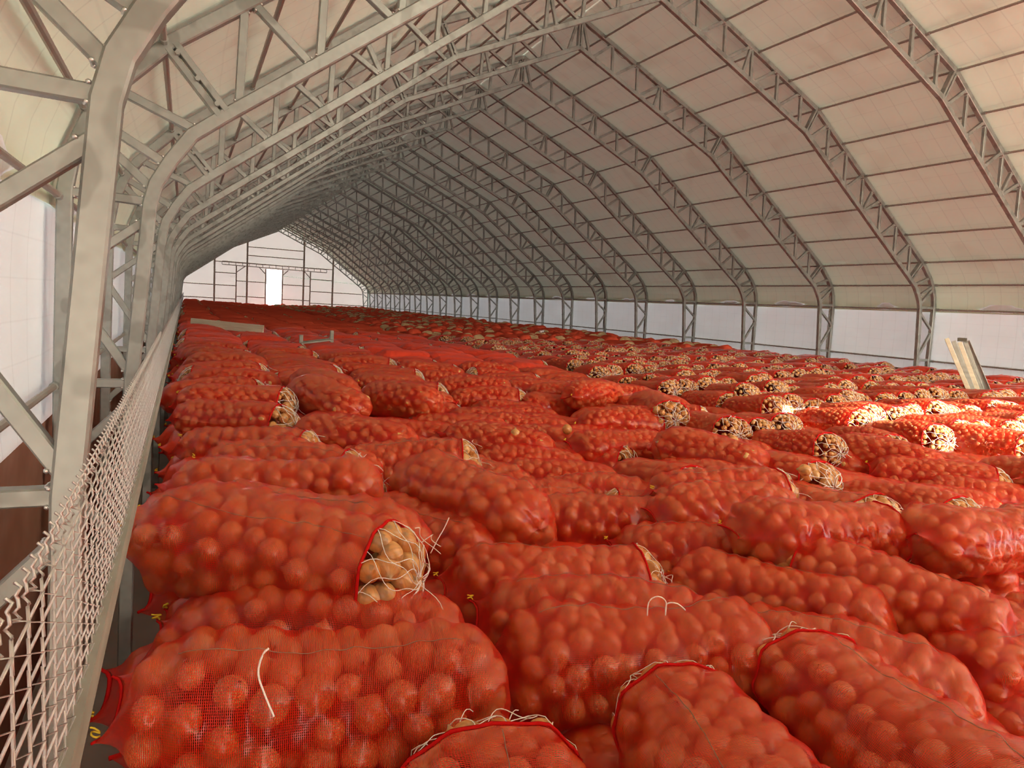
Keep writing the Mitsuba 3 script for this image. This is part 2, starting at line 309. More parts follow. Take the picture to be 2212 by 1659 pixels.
for sgn, sd in ((1, 'right'), (-1, 'left')):
    for q, (x, z) in enumerate(PUR):
        hgt = pname.get(q, f'{nth(q + 1)} down from the ridge')
        key = thing('roof_pipe', f'thin steel pipe along the {sd} slope, {hgt}' if q < 11 else f'thin steel pipe along the {sd} wall, {hgt}', 'pipe', 'pipes between the frames')
        for k in range(-3, 7):
            m = T().translate([sgn * x, Y0 + STEP * k, z + ZC])
            scene[f'{key}__pipe' + (f'_{k + 3:03d}' if k > -3 else '')] = {'type': 'instance', 'to_world': m, 'g': {'type': 'ref', 'id': 'pipe_bay'}}
            scene[f'{key}__clamp' + (f'_{k + 3:03d}' if k > -3 else '')] = {'type': 'instance', 'to_world': m, 'g': {'type': 'ref', 'id': 'pipe_clamps'}}
        add(f'{key}__pipe_010', tube([xz(sgn * x, z, Y0 + 14.0), xz(sgn * x, z, YE - .1)], 0.0145, 6), 'pipe_steel', 40)
        add(f'{key}__pipe_011', tube([xz(sgn * x, z, YN + .1), xz(sgn * x, z, Y0 - 6.0)], 0.0145, 6), 'pipe_steel', 40)
# the cable tied along two of the frames
for k, lab in ((1, 'dark bundle of cables tied along the fifth frame, right slope'), (5, 'dark bundle of cables tied along the ninth frame, right slope')):
    ln = resample(np.vstack([OUT[:8]]), 0.03); ln = offset(ln, -0.036); m = []
    for q in range(5):
        g = np.random.default_rng(q + k); ph = g.uniform(0, 6, 4)
        s = np.arange(len(ln)) * 0.03
        wob = 0.016 * np.sin(s * 7 + ph[0]) + 0.010 * np.sin(s * 17 + ph[1])
        pts = np.stack([ln[:, 0], Y0 + STEP * k + 0.036 + 0.012 * np.sin(s * 9 + ph[2]), ln[:, 1] + ZC + wob + .02], 1)
        m.append(tube(pts, 0.0045, 4))
    key = thing('cable_bundle', lab, 'cable'); add(key, join(m), 'black_cable' if k == 5 else 'pipe_steel', True)
# frame of the far end wall
def post(x, z0, z1, w=0.10): return bar([xz(x, z0, YE - .10), xz(x, z1, YE - .10)], w, w)
def rail(x0, x1, z, z2=None, w=0.05): return bar([xz(x0, z, YE - .06), xz(x1, z if z2 is None else z2, YE - .06)], w, w)
key = thing('end_wall_frame', 'thin steel posts and rails across the far end wall', 'frame')
for x, z0, z1 in ((-1.82, -2, 3.42), (1.60, -2, 3.52), (3.45, -2, 2.5), (-3.70, -2, 2.3), (-2.45, -2, 1.57), (2.02, -2, 1.5), (-.72, -2, 1.5), (.30, -2, 1.5)):
    part(key, 'post', post(x, z0, z1, 0.10 if z1 > 1.6 else 0.07), 'pipe_steel')
for a in ((-1.8, 1.58, 2.78), (-1.8, 1.58, 2.25), (-3.7, 3.45, 1.75), (-2.45, -.7, .63), (.3, 2.02, .58), (-2.45, -.7, -.32), (.3, 2.02, -.35), (-5.5, -2.45, .32), (-3.7, -2.45, 1.08), (-5.6, -2.45, -.5), (2.02, 5.4, .26), (2.02, 3.45, 1.04), (2.02, 5.6, -.5)):
    part(key, 'rail', rail(*a), 'pipe_steel')
for a, b in (((-2.45, 1.15), (-1.95, 1.55)), ((-1.1, 1.55), (-.72, 1.15)), ((.3, 1.15), (.65, 1.5)), ((1.65, 1.5), (2.02, 1.1))):
    part(key, 'brace', bar([xz(*a, YE - .06), xz(*b, YE - .06)], .05, .05), 'pipe_steel')
key = thing('door_track', 'ladder-like steel track above the far doorway', 'track')
for z in (1.78, 1.58): part(key, 'track_rail', bar([xz(-3.28, z, YE - .22), xz(3.03, z - .06, YE - .22)], .06, .045), 'pipe_steel')
for x in np.linspace(-3.28, 3.03, 17): part(key, 'rung', bar([xz(x, 1.58 - .06 * (x + 3.28) / 6.3, YE - .22), xz(x, 1.76 - .06 * (x + 3.28) / 6.3, YE - .22)], .04, .03), 'pipe_steel')

# ------------------------------------------------------------------ fence, boards, loose things
FX = -5.412
key = thing('wire_fence', 'galvanised chain link fence between the frames and the sacks', 'fence')
CELL, CELZ, ZT, ZB = 0.030, 0.027, 1.752, 1.50
def strand(i, y, sides):
    n = int((ZT - ZB) / (CELZ / 2)); p = []
    for j in range(n + 1):
        s = 1 if j % 2 else -1
        p.append((FX + 0.003 * s * (1 if i % 2 else -1), y + s * CELL / 2 * 0.98, ZT - j * CELZ / 2))
    p = np.array(p)
    if sides > 3:                                            # twisted end standing up above the edge
        t = np.linspace(0, 1, 7)[::-1, None]
        tw = np.array([FX, y - CELL / 2 + .004, ZT]) + t * [0, .006, .026] + 0.0024 * np.stack([np.cos(t[:, 0] * 16), np.sin(t[:, 0] * 16), 0 * t[:, 0]], 1)
        p = np.vstack([tw, p])
    return tube(p, 0.00145 if sides > 3 else 0.0015, sides)
ys = np.arange(0.40, 46.5, CELL)
for i, y in enumerate(ys[:120]): part(key, 'wire', strand(i, y, 4), 'wire', True)
part(key, 'wire_mesh', join([strand(i, y, 3) for i, y in enumerate(ys[120:])]), 'wire', True, 'the wire mesh running on into the distance', 'stuff')
key = thing('sill_board', 'weathered board standing on edge along the foot of the wire fence', 'board')
add(key, bar([(FX + .003, .2, 1.492), (FX + .003, 12, 1.492), (FX + .003, 46, 1.492)], 0.045, 0.012, 0, (0, 0, 1)), 'grey_wood')
def plank(name, label, p, ax, up, size, bsdf='wood', cat='board'):
    ax = np.array(ax, float); ax /= np.linalg.norm(ax); up = np.array(up, float); up -= ax * (ax @ up); up /= np.linalg.norm(up)
    return bar([np.array(p) - ax * size[0] / 2, np.array(p) + ax * size[0] / 2], size[1], size[2], 0.004, up)
key = thing('wooden_board', 'pale rough board lying on edge across the far sacks near the fence', 'board')
add(key, plank('', '', (-4.66, 13.1, 1.40), (1.1, -1.05, -.03), (0, .12, 1), (1.52, .145, .025)), 'wood')
key = thing('pallet_piece', 'grey piece of broken pallet lying on the sacks', 'pallet')
part(key, 'slat', plank('', '', (-3.58, 10.45, 1.355), (1, .06, .14), (0, 1, .2), (.46, .09, .022)), 'grey_wood')
for dx in (-.22, .21): part(key, 'block', plank('', '', (-3.58 + dx, 10.45, 1.40 + dx * .14), (0, 0, 1), (1, 0, 0), (.13 if dx < 0 else .17, .05, .05)), 'grey_wood')
BT, BB = np.array([3.43, 5.75, 1.92]), np.array([3.625, 5.45, 1.18]); BA = (BT - BB) / np.linalg.norm(BT - BB); BD = np.array([.54, -.84, 0])
for q, (off, up) in enumerate([(-.105, .02), (-.056, -.015), (-.010, -.03), (.036, -.04)]):
    key = thing('plank', f"thin wooden plank leaning among the sacks, {nth(q + 1)} from the left of its bundle", 'plank', 'leaning planks')
    add(key, plank('', '', BT + BD * (off + .012 * q * .3) + BA * (up - .56) + np.array([.84, .54, 0]) * .012 * q, BA + BD * .02 * q, BD, (1.12, .050, .022)), 'wood' if q % 2 == 0 else 'grey_wood')
key = thing('metal_profile', 'grey galvanised channel leaning beside the wooden planks', 'metal profile')
MC = BT + BD * .098 + BA * (.0 - .56) + np.array([.84, .54, 0]) * .06; MN = np.array([.84, .54, 0])
part(key, 'channel', join([plank('', '', MC, BA, BD, (1.12, .075, .008)), plank('', '', MC - BD * .036 - MN * .018, BA, BD, (1.12, .008, .04)), plank('', '', MC + BD * .036 - MN * .018, BA, BD, (1.12, .008, .04))]), 'galvanised')
part(key, 'end_hook', plank('', '', BT + BD * .06 + BA * .015, BD, BA, (.10, .045, .012)), 'black_cable')
bt = np.array([(0, 0), (.03, 0), (.034, .02), (.034, .13), (.03, .16), (.013, .19), (.013, .21), (0, .21)])
ph = np.linspace(0, 2 * math.pi, 13)[:-1]
bv = np.stack([bt[:, :1] * np.cos(ph), bt[:, :1] * np.sin(ph), np.broadcast_to(bt[:, 1:], (8, 12))], -1).reshape(-1, 3)
key = thing('plastic_bottle', 'empty white plastic bottle lying on the sacks by the right wall', 'bottle')
add(key, (app(tra((2.0, 14.4, 1.49)) @ rotz(.6) @ roty(1.5), bv), tri(quads(8, 12, True))), 'white_plastic', True)

# ------------------------------------------------------------------ onions
def onion_mesh(sub, squash, neck):
    """A bulb of radius 1: (vertices, faces, uv); lathe with a pulled-out neck and a small root plate."""
    nv, nu = {0: (5, 7), 1: (7, 10), 2: (12, 18)}[sub]
    t = np.linspace(0, 1, nv); a = t * math.pi
    r = np.sin(a) ** 0.9; z = -np.cos(a) * squash
    up = np.clip((t - 0.78) / 0.22, 0, 1)
    z = z + neck * up ** 2; r = np.maximum(r * (1 - 0.30 * up * (1 - up) * 4 * (neck > .2)), 0.02 + 0.05 * (t > .9))
    z = np.where(t < 0.1, z + 0.06, z)
    z = z - (z.max() + z.min()) / 2; q = np.sqrt(r ** 2 + z ** 2).max(); r, z = r / q, z / q
    ph = np.linspace(0, 2 * math.pi, nu + 1)
    v = np.stack([r[:, None] * np.cos(ph), r[:, None] * np.sin(ph), np.broadcast_to(z[:, None], (nv, nu + 1))], -1).reshape(-1, 3)
    uv = np.stack([np.broadcast_to(ph / (2 * math.pi) * 0.998, (nv, nu + 1)), np.broadcast_to(t[:, None], (nv, nu + 1))], -1).reshape(-1, 2)
    return v, tri(quads(nv, nu + 1)), uv
ONION = {s: [onion_mesh(s, q, n) for q, n in ((0.92, 0.16), (0.98, 0.30), (0.86, 0.10), (1.06, 0.34))] for s in (0, 1, 2)}
def rand_rot(g):
    q = g.normal(size=4); q /= np.linalg.norm(q); w, x, y, z = q
    m = np.eye(4)
    m[:3, :3] = [[1 - 2 * (y * y + z * z), 2 * (x * y - z * w), 2 * (x * z + y * w)], [2 * (x * y + z * w), 1 - 2 * (x * x + z * z), 2 * (y * z - x * w)], [2 * (x * z - y * w), 2 * (y * z + x * w), 1 - 2 * (x * x + y * y)]]
    return m
def onion_bunch(ons, sub, m=None):
    vs, fs, us, n = [], [], [], 0
    for i, (mm, kind) in enumerate(ons):
        v, f, uv = ONION[sub][kind]
        w = app(mm if m is None else m @ mm, v)
        vs.append(w); fs.append(f + n); us.append(uv + [i % 97, 0]); n += len(v)
    return (np.vstack(vs), np.vstack(fs)), np.vstack(us)

# ------------------------------------------------------------------ sacks
def support(c, r, O, D):
    """The farthest reach of the balls (c, r) along the rays (O, D); 0 where a ray meets none."""
    out = np.zeros(len(O))
    for a in range(0, len(O), 4000):
        o, d = O[a:a + 4000], D[a:a + 4000]
        w = c[None] - o[:, None]; b = (w * d[:, None]).sum(-1)
        disc = r[None] ** 2 - ((w ** 2).sum(-1) - b ** 2)
        out[a:a + 4000] = np.where(disc > 0, b + np.sqrt(np.maximum(disc, 0)), 0).max(1)
    return np.maximum(out, 0)
LEN, WID, HEI = 0.78, 0.36, 0.285
def profile(x, closed):
    """Half-width and half-height factors along a sack; the sealed end is flat and wide, the other end round."""
    t = np.clip((x + LEN / 2) / 0.16, 0, 1); e = np.clip((LEN / 2 - x) / 0.16, 0, 1)
    w = 0.62 + 0.38 * np.sin(t * math.pi / 2); h = 0.32 + 0.68 * np.sin(t * math.pi / 2) ** 0.75
    m = 0.80 + 0.20 * np.sin(e * math.pi / 2) if not closed else 0.55 + 0.45 * np.sin(e * math.pi / 2)
    return w * m, h * m
def make_sack(seed, r_on, nu, nv, sub, closed, near, fall=5.0):
    g = np.random.default_rng(seed)
    sag = (g.uniform(-0.022, 0.022), g.uniform(-0.02, 0.02)); lump = g.uniform(0, 6, 3); tilt = g.uniform(-0.5, 0.5)
    xm = LEN / 2 - 0.085                                   # the hem: beyond it the white mouth netting
    def shape(x, ph):
        w, h = profile(x, closed)
        k = 1 + 0.07 * np.sin(x * 8 + lump[0]) + 0.045 * np.sin(ph * 2 + x * 7 + lump[1])
        a, b = WID / 2 * w * k, HEI / 2 * h * k
        return 1 / (np.abs(np.cos(ph) / a) ** 2.35 + np.abs(np.sin(ph) / b) ** 2.35) ** (1 / 2.35)
    def mid(x): return np.stack([x, sag[0] * np.sin(x * 4.1), sag[1] * np.cos(x * 3.7) - sag[1]], -1)
    # rays: rings along the sack, then a round cap
    nc = max(5, nu // 7)
    xs = np.linspace(-LEN / 2 - 0.012, xm, nu); al = np.linspace(0, math.pi / 2, nc + 1)[1:]
    ph = np.arange(nv) * 2 * math.pi / nv
    X = np.concatenate([xs, np.full(nc, xm)]); A = np.concatenate([np.zeros(nu), al])
    XX, PP = np.meshgrid(X, ph, indexing='ij'); AA = np.broadcast_to(A[:, None], XX.shape)
    O = mid(XX); D = np.stack([np.sin(AA), np.cos(AA) * np.cos(PP), np.cos(AA) * np.sin(PP)], -1)
    base = shape(np.minimum(XX, xm), PP) * (1 - AA / (math.pi / 2)) + 0.088 * AA / (math.pi / 2)
    # onions just under that skin, in staggered rings, none at the bottom
    cs, rs = [], []
    def put(x, p, a, r):
        o = mid(np.array([x]))[0]; d = np.array([math.sin(a), math.cos(a) * math.cos(p), math.cos(a) * math.sin(p)])
        ra = shape(np.array(min(x, xm)), np.array(p)); ra = ra * (1 - a / (math.pi / 2)) + 0.088 * a / (math.pi / 2)
        if ra < r * 1.05: return
        cs.append(o + d * max(ra - r, 0.0) + g.normal(size=3) * r * 0.10); rs.append(r)
    x0, x1 = -LEN / 2 + 0.035 + 0.6 * r_on, xm + 0.2 * r_on; p0, p1 = -0.36 * math.pi, 1.36 * math.pi
    rm = (WID + HEI) / 4 - r_on * 0.9; n = int((x1 - x0) * (p1 - p0) * rm / (r_on ** 2 * 2.75))
    q = np.stack([g.uniform(x0, x1, n), g.uniform(p0 * rm, p1 * rm, n)], 1); want = 2.0 * r_on
    for it in range(40):
        dv = q[:, None] - q[None]; dd = np.linalg.norm(dv, axis=-1) + np.eye(n) * 9
        q = q + (dv / dd[..., None] * np.clip(want - dd, 0, None)[..., None] * 0.35).sum(1)
        q[:, 0] = np.clip(q[:, 0], x0, x1); q[:, 1] = np.clip(q[:, 1], p0 * rm, p1 * rm)
    for x, c in q: put(x, c / rm, 0.0, r_on * g.uniform(0.80, 1.14))
    R = 0.11
    for a in np.arange(0.42, 1.56, max(0.2, r_on * 1.75 / R)):
        n = max(1, int(2 * math.pi * R * math.cos(a) / (r_on * 1.9)))
        for j in range(n):
            p = 2 * math.pi * (j + g.uniform(-.2, .2)) / n + a * 3
            if math.sin(p) < -0.8 and a < 0.8: continue
            put(xm, p, a, r_on * g.uniform(0.8, 1.15))
    cs, rs = np.array(cs), np.array(rs)
    ons = []
    for c, r in zip(cs, rs):
        ons.append((tra(c) @ rand_rot(g) @ sca(r), int(g.integers(4))))
    f = support(cs, rs, O.reshape(-1, 3), D.reshape(-1, 3)).reshape(XX.shape)
    rad = np.maximum(f, base * 0.88)
    for _ in range(max(3, int(fall * nv / 24))):            # cloth stretched over the bulbs: hollows fill up, bumps stay
        up = np.vstack([rad[:1], rad[:-1]]); dn = np.vstack([rad[1:], rad[-1:]])
        rad = np.maximum(rad, 0.25 * (up + dn + np.roll(rad, 1, 1) + np.roll(rad, -1, 1)))
    flat = np.clip(1 - (XX + LEN / 2 + 0.012) / 0.035, 0, 1) ** 1.4 * (AA == 0)   # the sealed end: a flat lip
    V = O + D * (rad + (0.0018 if near else 0.004))[..., None]
    loc = V - O
    ys = loc[..., 1]; zs = loc[..., 2]
    lip = np.sign(np.cos(PP)) * np.abs(np.cos(PP)) ** 0.8 * 0.075
    ny = ys * (1 - flat) + (lip) * flat; nz = zs * (1 - flat) + (0.004 * np.sin(PP) + 0.035 * math.sin(tilt * 4) * np.sin(lip * 22)) * flat
    V = V.copy(); V[..., 1] = O[..., 1] + ny; V[..., 2] = O[..., 2] + nz
    V[..., 0] -= flat * 0.03 * np.abs(np.cos(PP)) ** 3
    if near:
        V += D * ((meshkit.noise(V * 55, seed) - 0.5) * 0.004)[..., None] * (1 - flat)[..., None]
    last = nu if not closed else nu + nc
    N = V[:last]
    du = np.concatenate([[0], np.cumsum(np.linalg.norm(np.diff(N, axis=0), axis=-1).mean(1))])
    uvw = np.stack([np.broadcast_to(du[:, None], (last, nv + 1)), np.broadcast_to(np.linspace(0, 1.0, nv + 1)[None] * 1.02, (last, nv + 1))], -1).reshape(-1, 2)
    N2 = np.concatenate([N, N[:, :1]], 1).reshape(-1, 3)
    out = {'net': ((N2, tri(quads(last, nv + 1))), uvw), 'onions': ons, 'r': r_on, 'closed': closed}
    def surf(x, p, lift=0.0):                               # a point of the skin at x, angle p
        i = np.clip(np.interp(x, xs, np.arange(nu)), 0, nu - 1); j = (p / (2 * math.pi) * nv) % nv
        i0, j0 = np.floor(i).astype(int), np.floor(j).astype(int); i1 = np.minimum(i0 + 1, nu - 1); j1 = (j0 + 1) % nv
        a, b = (i - i0)[..., None], (j - j0)[..., None]
        q = (V[i0, j0] * (1 - a) + V[i1, j0] * a) * (1 - b) + (V[i0, j1 % nv] * (1 - a) + V[i1, j1 % nv] * a) * b
        return q + lift * np.stack([q[..., 0] * 0, np.cos(p), np.sin(p)], -1)
    s_ear = 1 if g.random() < 0.5 else -1
    ear = V[0, 0] if s_ear > 0 else V[0, nv // 2]
    k = tra(ear + [0.0, -0.012 * s_ear, 0.004])
    out['tie'] = join([tube(app(k, np.stack([0.008 * np.cos(q * 2.3) * (1 + q * .1), 0.008 * np.sin(q * 2.9), 0.004 + 0.004 * q], -1)), 0.0022 if near else 0.004, 4) for q in (np.linspace(0, 3 + i, 9 if near else 4) for i in range(2 if near else 1))])
    out['ear_fold'] = tube(np.stack([np.full(9, -LEN / 2 - 0.016) - 0.03 * np.abs(np.linspace(-1, 1, 9)) ** 3, np.linspace(-.075, .075, 9) * 0.99 + O[0, 0, 1], 0.035 * math.sin(tilt * 4) * np.sin(np.linspace(-.075, .075, 9) * 22) + O[0, 0, 2]], -1), 0.0035 if near else 0.006, 4)
    if near:
        q = np.linspace(-LEN / 2 + 0.10, xm - 0.02, 60)
        out['seam_thread'] = tube(surf(q, np.full(60, g.uniform(0.9, 1.5)) + 0.05 * np.sin(q * 14), 0.0008), 0.0009, 3)
    if not closed:
        pr = np.linspace(0, 2 * math.pi, 49 if near else 17)[:-1]
        out['hem'] = tube(surf(np.full(len(pr), xm - 0.002), pr, 0.001), 0.0045 if near else 0.006, 5 if near else 4, True)
        cap = V[nu - 1:]
        def dome(a, p, lift=0.0015):
            i = np.clip(a / (math.pi / 2) * nc, 0, nc); j = (p / (2 * math.pi) * nv) % nv
            i0 = np.minimum(np.floor(i).astype(int), nc - 1); j0 = np.floor(j).astype(int) % nv
            u, w = (i - i0)[..., None], (j - np.floor(j))[..., None]
            q = (cap[i0, j0] * (1 - u) + cap[i0 + 1, j0] * u) * (1 - w) + (cap[i0, (j0 + 1) % nv] * (1 - u) + cap[i0 + 1, (j0 + 1) % nv] * u) * w
            return q + lift * np.stack([np.sin(a), np.cos(a) * np.cos(p), np.cos(a) * np.sin(p)], -1)
        ns = 10 if near else 9; nq = 16 if near else 7; rr = 0.0012 if near else 0.0025
        st = []
        for sgn in (1, -1):
            for q in range(ns):
                a = np.linspace(0, 1.5, nq)
                st.append(tube(dome(a, 2 * math.pi * (q + g.uniform(-.25, .25)) / ns + sgn * a * 0.75 + 0.12 * np.sin(a * 7 + q)), rr, 4 if near else 3))
        out['mouth_netting'] = join(st)
        tl = []
        for q in range(3 if near else 2):
            a0, p0 = g.uniform(0.2, 1.4), g.uniform(0, math.pi)
            s = np.linspace(0, 1, 12 if near else 5)[:, None]
            b = dome(np.array([a0]), np.array([p0]))[0]; d1 = np.array([g.uniform(.1, .6), g.uniform(-1, 1), g.uniform(.1, .9)])
            tl.append(tube(b + d1 * s * 0.09 + np.array([0.02, 0.03, -0.09]) * s ** 2 + 0.014 * np.sin(s * 6 + q) * [1, 0, .5], 0.0013 if near else 0.002, 4 if near else 3))
        out['drawstring'] = tl[0]
        for q, m in enumerate(tl[1:]): out[f'drawstring_{q + 1:03d}'] = m
        if sub == 'far':
            c2 = np.concatenate([cap, cap[:, :1]], 1)
            out['mouth'] = (c2.reshape(-1, 3), tri(quads(len(cap), nv + 1)))
    return out
PROTO = {}
def proto(name, sk, net, sub):
    """The shapegroup of one sack, and beside it one for the onions inside."""
    d = {'type': 'shapegroup'}
    d['mesh_net'] = mikit.ply(sk['net'][0], net, smooth=True, uv=sk['net'][1])
    d['sealed_end'] = mikit.ply(sk['ear_fold'], 'red_hem', smooth=True)
    if sub != 'far': d['yellow_tie'] = mikit.ply(sk['tie'], 'yellow_tie', smooth=True)
    for k, m in (('seam_thread', 'grey_thread'), ('hem', 'red_hem'), ('mouth_netting', 'cord'), ('drawstring', 'cord'), ('drawstring_001', 'cord'), ('drawstring_002', 'cord'), ('mouth', 'far_mouth')):
        if k in sk and not (sub == 'far' and (k == 'mouth_netting' or k.startswith('drawstring'))): d[k] = mikit.ply(sk[k], m, smooth=True)
    scene['sack_' + name] = d
    if sub != 'far':
        some = sk['onions'] if 'mid' in net or 'near' in net else [o for o in sk['onions'] if o[0][0, 3] > LEN / 2 - 0.10]
        if not some: some = sk['onions'][:1]
        b, uv = onion_bunch(some, sub)
        scene['fill_' + name] = {'type': 'shapegroup', 'bunch': mikit.ply(b, 'onion_skin', smooth=True, uv=uv)}
    PROTO[name] = sk
for i in range(4): proto(f'no{i}', make_sack(21 + i, 0.0395, 104, 84, 2, False, True), 'net_near', 2)
for i in range(4): proto(f'nc{i}', make_sack(31 + i, 0.0395, 104, 84, 2, True, True), 'net_near', 2)
for i in range(3): proto(f'mo{i}', make_sack(41 + i, 0.036, 40, 34, 1, False, False), 'net_mid', 1)
for i in range(3): proto(f'mc{i}', make_sack(51 + i, 0.036, 40, 34, 1, True, False), 'net_mid', 1)
for i in range(5): proto(f'so{i}', make_sack(61 + i, 0.0245, 46, 40, 0, False, False, 2.4), 'net_mid', 0)
for i in range(3): proto(f'po{i}', PROTO[f'mo{i}'], 'net_opaque', 1); proto(f'pc{i}', PROTO[f'mc{i}'], 'net_opaque', 1)
for i in range(5): proto(f'ps{i}', PROTO[f'so{i}'], 'net_opaque', 0)
for i in range(3): proto(f'fo{i}', make_sack(71 + i, 0.040, 20, 18, 'far', False, False), 'net_far', 'far')
for i in range(3): proto(f'fc{i}', make_sack(81 + i, 0.040, 20, 18, 'far', True, False), 'net_far', 'far')

# near sacks, from the photograph: (x, y, height of the crest, heading of the mouth in degrees, length, mouth seen)
NEAR = [
    (-5.02,1.48,1.274,-9,0.78,'N'),(-4.12,1.58,1.175,-18,0.78,'N'),(-4.09,1.80,1.168,-22,0.78,'N'),(-4.07,2.17,1.150,-12,0.78,'R'),(-3.31,1.88,1.116,-61,0.78,'N'),
    (-2.95,1.69,1.167,-70,0.78,'L'),(-2.31,2.04,1.080,-52,0.75,'N'),(-1.75,2.06,1.080,-44,0.72,'N'),(-2.69,1.37,1.080,2,0.73,'N'),(-4.99,1.80,1.259,-21,0.78,'N'),
    (-5.07,1.99,1.437,-40,0.83,'R'),(-4.94,2.26,1.387,-50,0.78,'N'),(-4.78,3.31,1.226,-40,0.72,'R'),(-4.96,4.21,1.237,-23,0.77,'R'),(-4.85,3.56,1.272,-31,0.78,'R'),
    (-5.00,4.84,1.295,-31,0.78,'R'),(-5.09,5.98,1.312,8,0.78,'R'),(-4.32,5.39,1.371,-70,0.86,'N'),(-4.26,5.93,1.386,-76,0.86,'N'),(-2.47,7.16,1.134,-25,0.72,'N'),
    (-3.69,5.63,1.337,-64,0.78,'N'),(-1.75,7.04,1.217,6,0.78,'R'),(-1.57,6.08,1.328,22,0.84,'N'),(-1.51,5.10,1.319,-105,0.86,'R'),(-1.94,4.96,1.221,-21,0.78,'R'),
    (-2.48,6.14,1.114,-5,0.72,'N'),(-2.51,5.81,1.107,-17,0.76,'N'),(-2.38,5.35,1.097,-16,0.72,'N'),(-3.40,5.88,1.127,4,0.72,'R'),(-3.38,5.10,1.156,-27,0.78,'N'),
    (-3.32,4.43,1.190,-46,0.78,'N'),(-2.39,4.95,1.089,15,0.72,'L'),(-2.45,4.22,1.175,-3,0.78,'R'),(-3.20,4.14,1.095,-17,0.75,'N'),(-2.74,4.25,1.080,-48,0.72,'R'),
    (-1.97,4.12,1.080,-51,0.72,'N'),(-3.23,3.71,1.095,-25,0.72,'N'),(-3.17,3.34,1.094,-14,0.72,'N'),(-2.99,2.93,1.089,-26,0.72,'L'),(-3.24,2.39,1.096,-24,0.72,'N'),
    (-4.08,2.94,1.124,-28,0.72,'N'),(-4.18,2.81,1.314,-72,0.86,'N'),(-3.71,3.81,1.110,-70,0.72,'N'),(-3.89,4.35,1.115,-54,0.72,'N'),(-4.14,4.29,1.150,-36,0.78,'N'),
    (-4.33,4.35,1.266,-42,0.78,'N'),(-2.76,2.81,1.237,-10,0.78,'R'),(-2.91,2.61,1.220,1,0.78,'N'),(-2.88,2.07,1.277,-10,0.78,'R'),(-1.41,3.73,1.080,-37,0.72,'N'),
    (-1.42,3.32,1.080,-37,0.72,'N'),(-1.47,3.06,1.080,-23,0.72,'N'),(-1.19,2.69,1.080,-26,0.72,'N'),(-2.20,1.82,1.280,-7,0.86,'N'),(-0.72,3.03,1.157,-47,0.78,'R'),
    (-0.67,3.47,1.214,-84,0.78,'N'),(-0.34,4.65,1.088,-26,0.72,'N'),(-0.46,5.12,1.089,-77,0.72,'N'),(-0.36,5.70,1.101,-83,0.72,'N'),(-2.22,3.55,1.267,-73,0.78,'N'),
    (0.06,3.28,1.105,-36,0.72,'N'),(-5.20,0.66,1.340,-100,0.78,'L'),(-4.82,0.86,1.220,-100,0.78,'L'),(-4.33,0.94,1.220,-104,0.78,'L'),(-3.77,1.03,1.180,-96,0.78,'L'),]
def crest(x, y):
    l = np.interp(x, [-5.4, -4.7, -4.2, -3, -1, .5, 5.5], [.64, .68, .78, .84, .83, .74, .58])
    far = np.interp(x, [-5.4, -4, -1, 5.5], [.62, .68, .74, .57])
    t = min(max((y - 4) / 5, 0), 1)
    return 2.0 - (l * (1 - t) + far * t)
g0 = np.random.default_rng(5)
sacks = []                                                   # (x, y, z of the crest, angle, length, kind)
def axis(s):
    a = math.radians(s[3]); d = np.array([math.cos(a), math.sin(a)]) * (s[4] / 2 - 0.13)
    return np.array(s[:2]) - d, np.array(s[:2]) + d
def near_others(c, others, least):
    """Whether the axis of candidate c passes closer than least to one of the others."""
    pts = np.linspace(*axis(c), 3)
    for o in others:
        if abs(o[0] - c[0]) > 1.1 or abs(o[1] - c[1]) > 1.1: continue
        a, b = axis(o); ab = b - a
        for q in pts:
            t = np.clip((q - a) @ ab / (ab @ ab), 0, 1)
            if np.linalg.norm(q - a - t * ab) < least: return True
    return False
for x, y, z, a, L, m in NEAR:
    sacks.append((x, y, z, a + (180 if m == 'L' else 0), L, 'N' if m == 'N' else 'O'))
grid = []
for ci, cx in enumerate((-4.98, -4.18, -3.38, -2.58, -1.78, -0.98)):     # columns lying across the hall
    y = 0.95
    while y < 47:
        y += g0.uniform(0.29, 0.335)
        if cx > -3.6 and y < 5: continue
        grid.append((cx + g0.uniform(-.06, .06), y, crest(cx, y) + g0.uniform(-.045, .035), g0.choice([-14, -14, -30, 4, 170]) + g0.uniform(-7, 7), 0.78, 'C'))
ry = 0.55
while ry < 47:                                               # rows lying along the hall
    for cx in np.arange(-0.32 if ry > 5 else -3.0, 5.35, 0.275):
        grid.append((cx + g0.uniform(-.03, .03), ry + g0.uniform(-.09, .09) + 0.10 * math.sin(cx * 1.3), crest(cx, ry) + g0.uniform(-.04, .05), -92 + g0.uniform(-7, 7), 0.78, 'R'))
    ry += 0.70
grid = [c for c in grid if not (c[0] > 0.1 and c[1] < 3.5)]      # the floor by the gateway is free
for c in grid:
    if not near_others(c, sacks[:len(NEAR)], 0.215 if c[1] < 7 else 0.2): sacks.append(c)
for _ in range(900):                                         # sacks that close the gaps between the others
    x, y = g0.uniform(-4.7, 0.0), g0.uniform(0.9, 6.8)
    c = (x, y, crest(x, y) - g0.uniform(.05, .10), g0.uniform(-60, 0) if x < -1.5 else g0.uniform(-100, -40), 0.74, 'N')
    if not near_others(c, sacks, 0.165): sacks.append(c)
def seen(x, y, z, mx=60):
    d = np.array([x, y, z]) - CAM; w = d @ FWD
    if w < 0.15: return False
    return abs(d @ RGT) / w * FOCAL_PX < 1106 + mx * 4 / max(w, .3) and abs(d @ UPV) / w * FOCAL_PX < 830 + 60 * 4 / max(w, .3)
sacks = [s for s in sacks if seen(*s[:3])]
dist = lambda s: math.dist(s[:3], CAM)
nearest = sorted(range(len(sacks)), key=lambda i: dist(sacks[i]))
